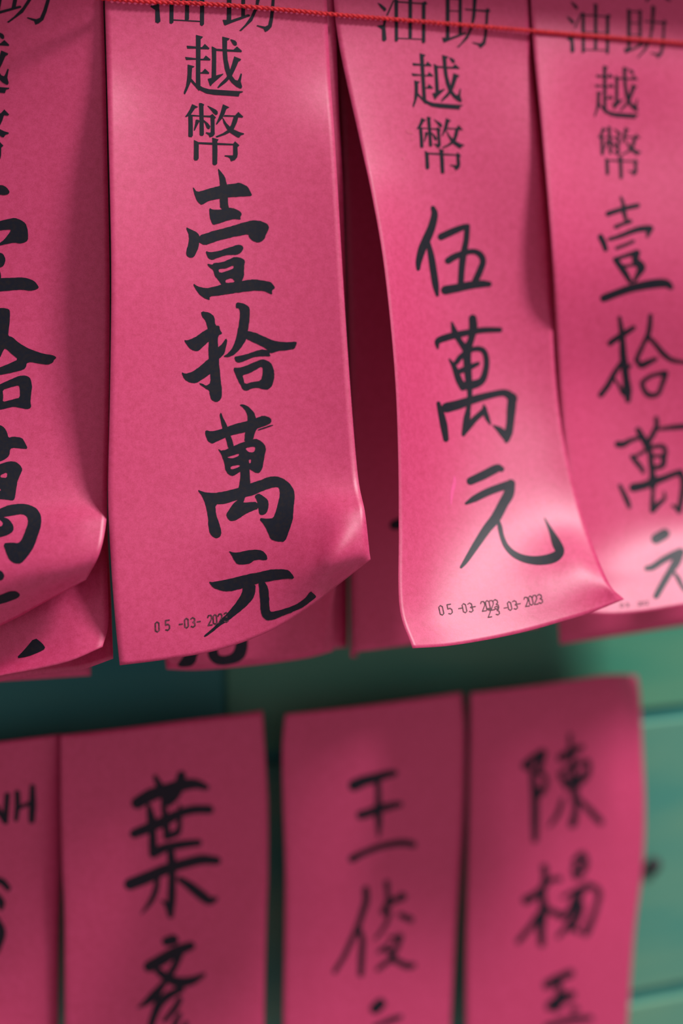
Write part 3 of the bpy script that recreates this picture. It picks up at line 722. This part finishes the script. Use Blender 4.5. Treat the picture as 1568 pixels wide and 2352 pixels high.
lay_ink('L3', 'brush_character', TS(1150, 1930, 5.333, [
    [310,735,85, 420,670,75, 540,560,60, 600,490,50, 720,470,50], [530,330,70, 540,440,60, 510,650,65, 520,830,85, 490,1050,85, 500,1270,65],
    [520,850,70, 420,980,60, 330,1100,55, 210,1240,50], [540,830,60, 640,880,60, 760,930,75], [760,930,75, 830,880,55, 880,760,55, 950,660,85, 1060,540,60],
    [900,250,50, 990,170,60, 1040,260,60, 1000,380,60, 920,450,60, 890,340,50], [900,310,40, 1000,290,40],
    [760,700,35, 900,620,40, 1080,560,50, 1190,620,60, 1180,760,55, 1120,950,60, 1040,1130,80], [960,700,60, 900,900,50, 800,1060,50, 700,1180,40], [1000,780,40, 960,950,50, 850,1100,45], [900,1060,45, 950,1130,40]], k=1.30), smooth=False)
lay_ink('L3', 'brush_character', TS(1150, 2180, 5.333, [
    [570,440,90, 680,370,85, 850,295,80], [690,400,70, 720,500,65, 720,600,85, 680,720,85], [600,700,90, 720,620,110, 860,560,85], [885,735,70, 915,730,60],
    [560,950,60, 780,880,65, 930,860,70, 1100,845,50]], k=1.30), smooth=False)

# ---- date stamps ----------------------------------------------------------
DIG = {'0': [[(.5, 0), (.12, .14), (.1, .86), (.5, 1), (.9, .86), (.9, .14), (.5, 0)]],
       '2': [[(.08, .2), (.25, .02), (.75, .02), (.92, .2), (.88, .42), (.08, 1)], [(.08, 1), (.95, 1)]],
       '3': [[(.08, .1), (.5, 0), (.9, .14), (.9, .38), (.5, .48)], [(.5, .48), (.92, .6), (.92, .88), (.5, 1), (.08, .9)]],
       '5': [[(.9, 0), (.12, 0)], [(.12, 0), (.1, .45)], [(.1, .45), (.6, .4), (.92, .55), (.92, .85), (.5, 1), (.08, .92)]],
       '-': [[(.05, .5), (.95, .5)]]}

def stamp(key, items, w, h, slope, lean, lw, mat):
    polys = []
    for ch, cx, cy, sc in items:
        for st in DIG[ch]:
            pts = []
            for (a, b) in st:
                dx, dy = (a - .5)*w*sc, (b - .5)*h*sc
                pts.append((cx + dx + lean*dy, cy + dy + slope*dx, lw))
            for i in range(len(pts) - 1):
                polys.append(stroke_poly([pts[i], pts[i + 1]], 2))
    lay_ink(key, 'date_stamp', polys, mat=mat, smooth=False, grid=9)

def at(ox, oy, s, lst):
    return [(c, ox + x/s, oy + y/s, k) for (c, x, y, k) in lst]

stamp('S2', at(340, 1200, 4, [('0', 83, 960, 1), ('5', 178, 945, 1), ('-', 300, 935, .7), ('0', 352, 925, .95), ('3', 412, 918, .95), ('-', 465, 911, .7),
      ('2', 567, 898, 1), ('0', 614, 891, .95), ('2', 662, 884, .95), ('3', 718, 872, .95)]), 10.5, 23, -0.15, 0.05, 3.2, STAMP)
stamp('S3', at(950, 1040, 4, [('0', 252, 1448, 1), ('5', 330, 1438, 1), ('-', 425, 1430, .7), ('0', 465, 1428, .95), ('3', 520, 1422, .95), ('-', 552, 1415, .7),
      ('2', 638, 1410, 1), ('0', 680, 1402, 1), ('2', 716, 1400, 1), ('3', 756, 1393, 1), ('2', 690, 1470, .9), ('3', 765, 1450, .9),
      ('-', 842, 1425, .7), ('0', 880, 1408, .9), ('3', 930, 1398, .9), ('-', 965, 1388, .7),
      ('2', 1035, 1368, .95), ('0', 1075, 1358, .95), ('2', 1115, 1350, .95), ('3', 1160, 1342, .95)]), 10.5, 22, -0.15, 0.22, 2.4, STAMP)
stamp('S4', at(1320, 1190, Z, [('0', 680, 1268, .9), ('3', 760, 1262, .9), ('2', 930, 1245, .9), ('0', 985, 1240, .9), ('2', 1045, 1232, .9)]), 8, 9, -0.12, 0.2, 1.8, STAMP)

# ---- stains on the twice-stamped slip --------------------------------------
lay_ink('S3', 'stain', TS(950, 1040, 4, [[372,215,10, 372,280,34, 352,360,30, 340,470,12]]), mat=STAIN, lift=0.00008, smooth=False)
lay_ink('S3', 'stain', TS(920, 230, 8, [[130,570,70, 170,590,60, 230,620,26], [205,720,50, 215,722,50], [42,1075,46, 52,1070,44]]), mat=SPOT, lift=0.00008, smooth=False)

# ------------------------------------------------------------------ red string across the upper row
pts = [(-260, -48), (0, -24), (180, -9), (330, 3), (440, 7), (540, 13), (650, 22), (768, 33), (940, 47), (1120, 62), (1330, 80), (1568, 99), (1800, 118), (2100, 140)]
ctr = resample(np.array([np.array(P(x, y, 0.5645)) for x, y in pts]), 900)
cord = bpy.data.objects.new('string', None)
COL.objects.link(cord)
cord.location = Vector(ctr[450])
tag(cord, 'thin twisted red string stretched across the tops of the upper slips', 'string')
def strand(phase, R=0.00032, r=0.00062, pitch=0.0046, seg=8):
    t = np.gradient(ctr, axis=0); t /= np.linalg.norm(t, axis=1)[:, None]
    s = np.concatenate([[0], np.cumsum(np.linalg.norm(np.diff(ctr, axis=0), axis=1))])
    n1 = np.cross(t, np.array((0, 0, 1.0))); n1 /= np.linalg.norm(n1, axis=1)[:, None]
    n2 = np.cross(t, n1)
    ang = 2*math.pi*s/pitch + phase
    c = ctr + R*(np.cos(ang)[:, None]*n1 + np.sin(ang)[:, None]*n2)
    vs_, fs = [], []
    for i in range(len(c)):
        for k in range(seg):
            a = 2*math.pi*k/seg
            vs_.append(c[i] + r*(math.cos(a)*n1[i] + math.sin(a)*n2[i]))
    for i in range(len(c) - 1):
        for k in range(seg):
            a, b = i*seg + k, i*seg + (k + 1) % seg
            fs.append((a, b, b + seg, a + seg))
    mesh_obj('strand', vs_, fs, CORD, cord)
strand(0.0); strand(math.pi)

# ------------------------------------------------------------------ nail in the boards
def lathe(name, prof, cx, cz, mat, parent, seg=20):
    v, f = [], []
    for (r, y) in prof:
        for k in range(seg):
            a = 2*math.pi*k/seg
            v.append((cx + r*math.cos(a), y, cz + r*math.sin(a)))
    for i in range(len(prof) - 1):
        for k in range(seg):
            a, b = i*seg + k, i*seg + (k + 1) % seg
            f.append((a, b, b + seg, a + seg))
    return mesh_obj(name, v, f, mat, parent)

np_ = P(1500, 1989, WALL_H - 0.002)
nail = bpy.data.objects.new('nail', None); COL.objects.link(nail)
nail.location = np_
tag(nail, 'dark round nail head in the green boards beside the lower slips', 'nail')
lathe('nail_head', [(0.0001, YW - 0.0042), (0.0034, YW - 0.0038), (0.0050, YW - 0.0024), (0.0050, YW - 0.0010), (0.0018, YW - 0.0006)], np_.x, np_.z, IRON, nail)
lathe('shank', [(0.0018, YW - 0.0008), (0.0018, YW + 0.010), (0.0001, YW + 0.013)], np_.x, np_.z, IRON, nail)

if __name__ == '__main__':
    for r in REPORT:
        print('slip', r)
    print('rail z', zr, 'joints', zj1, zj2, 'board h', bh, 'xj', xj)
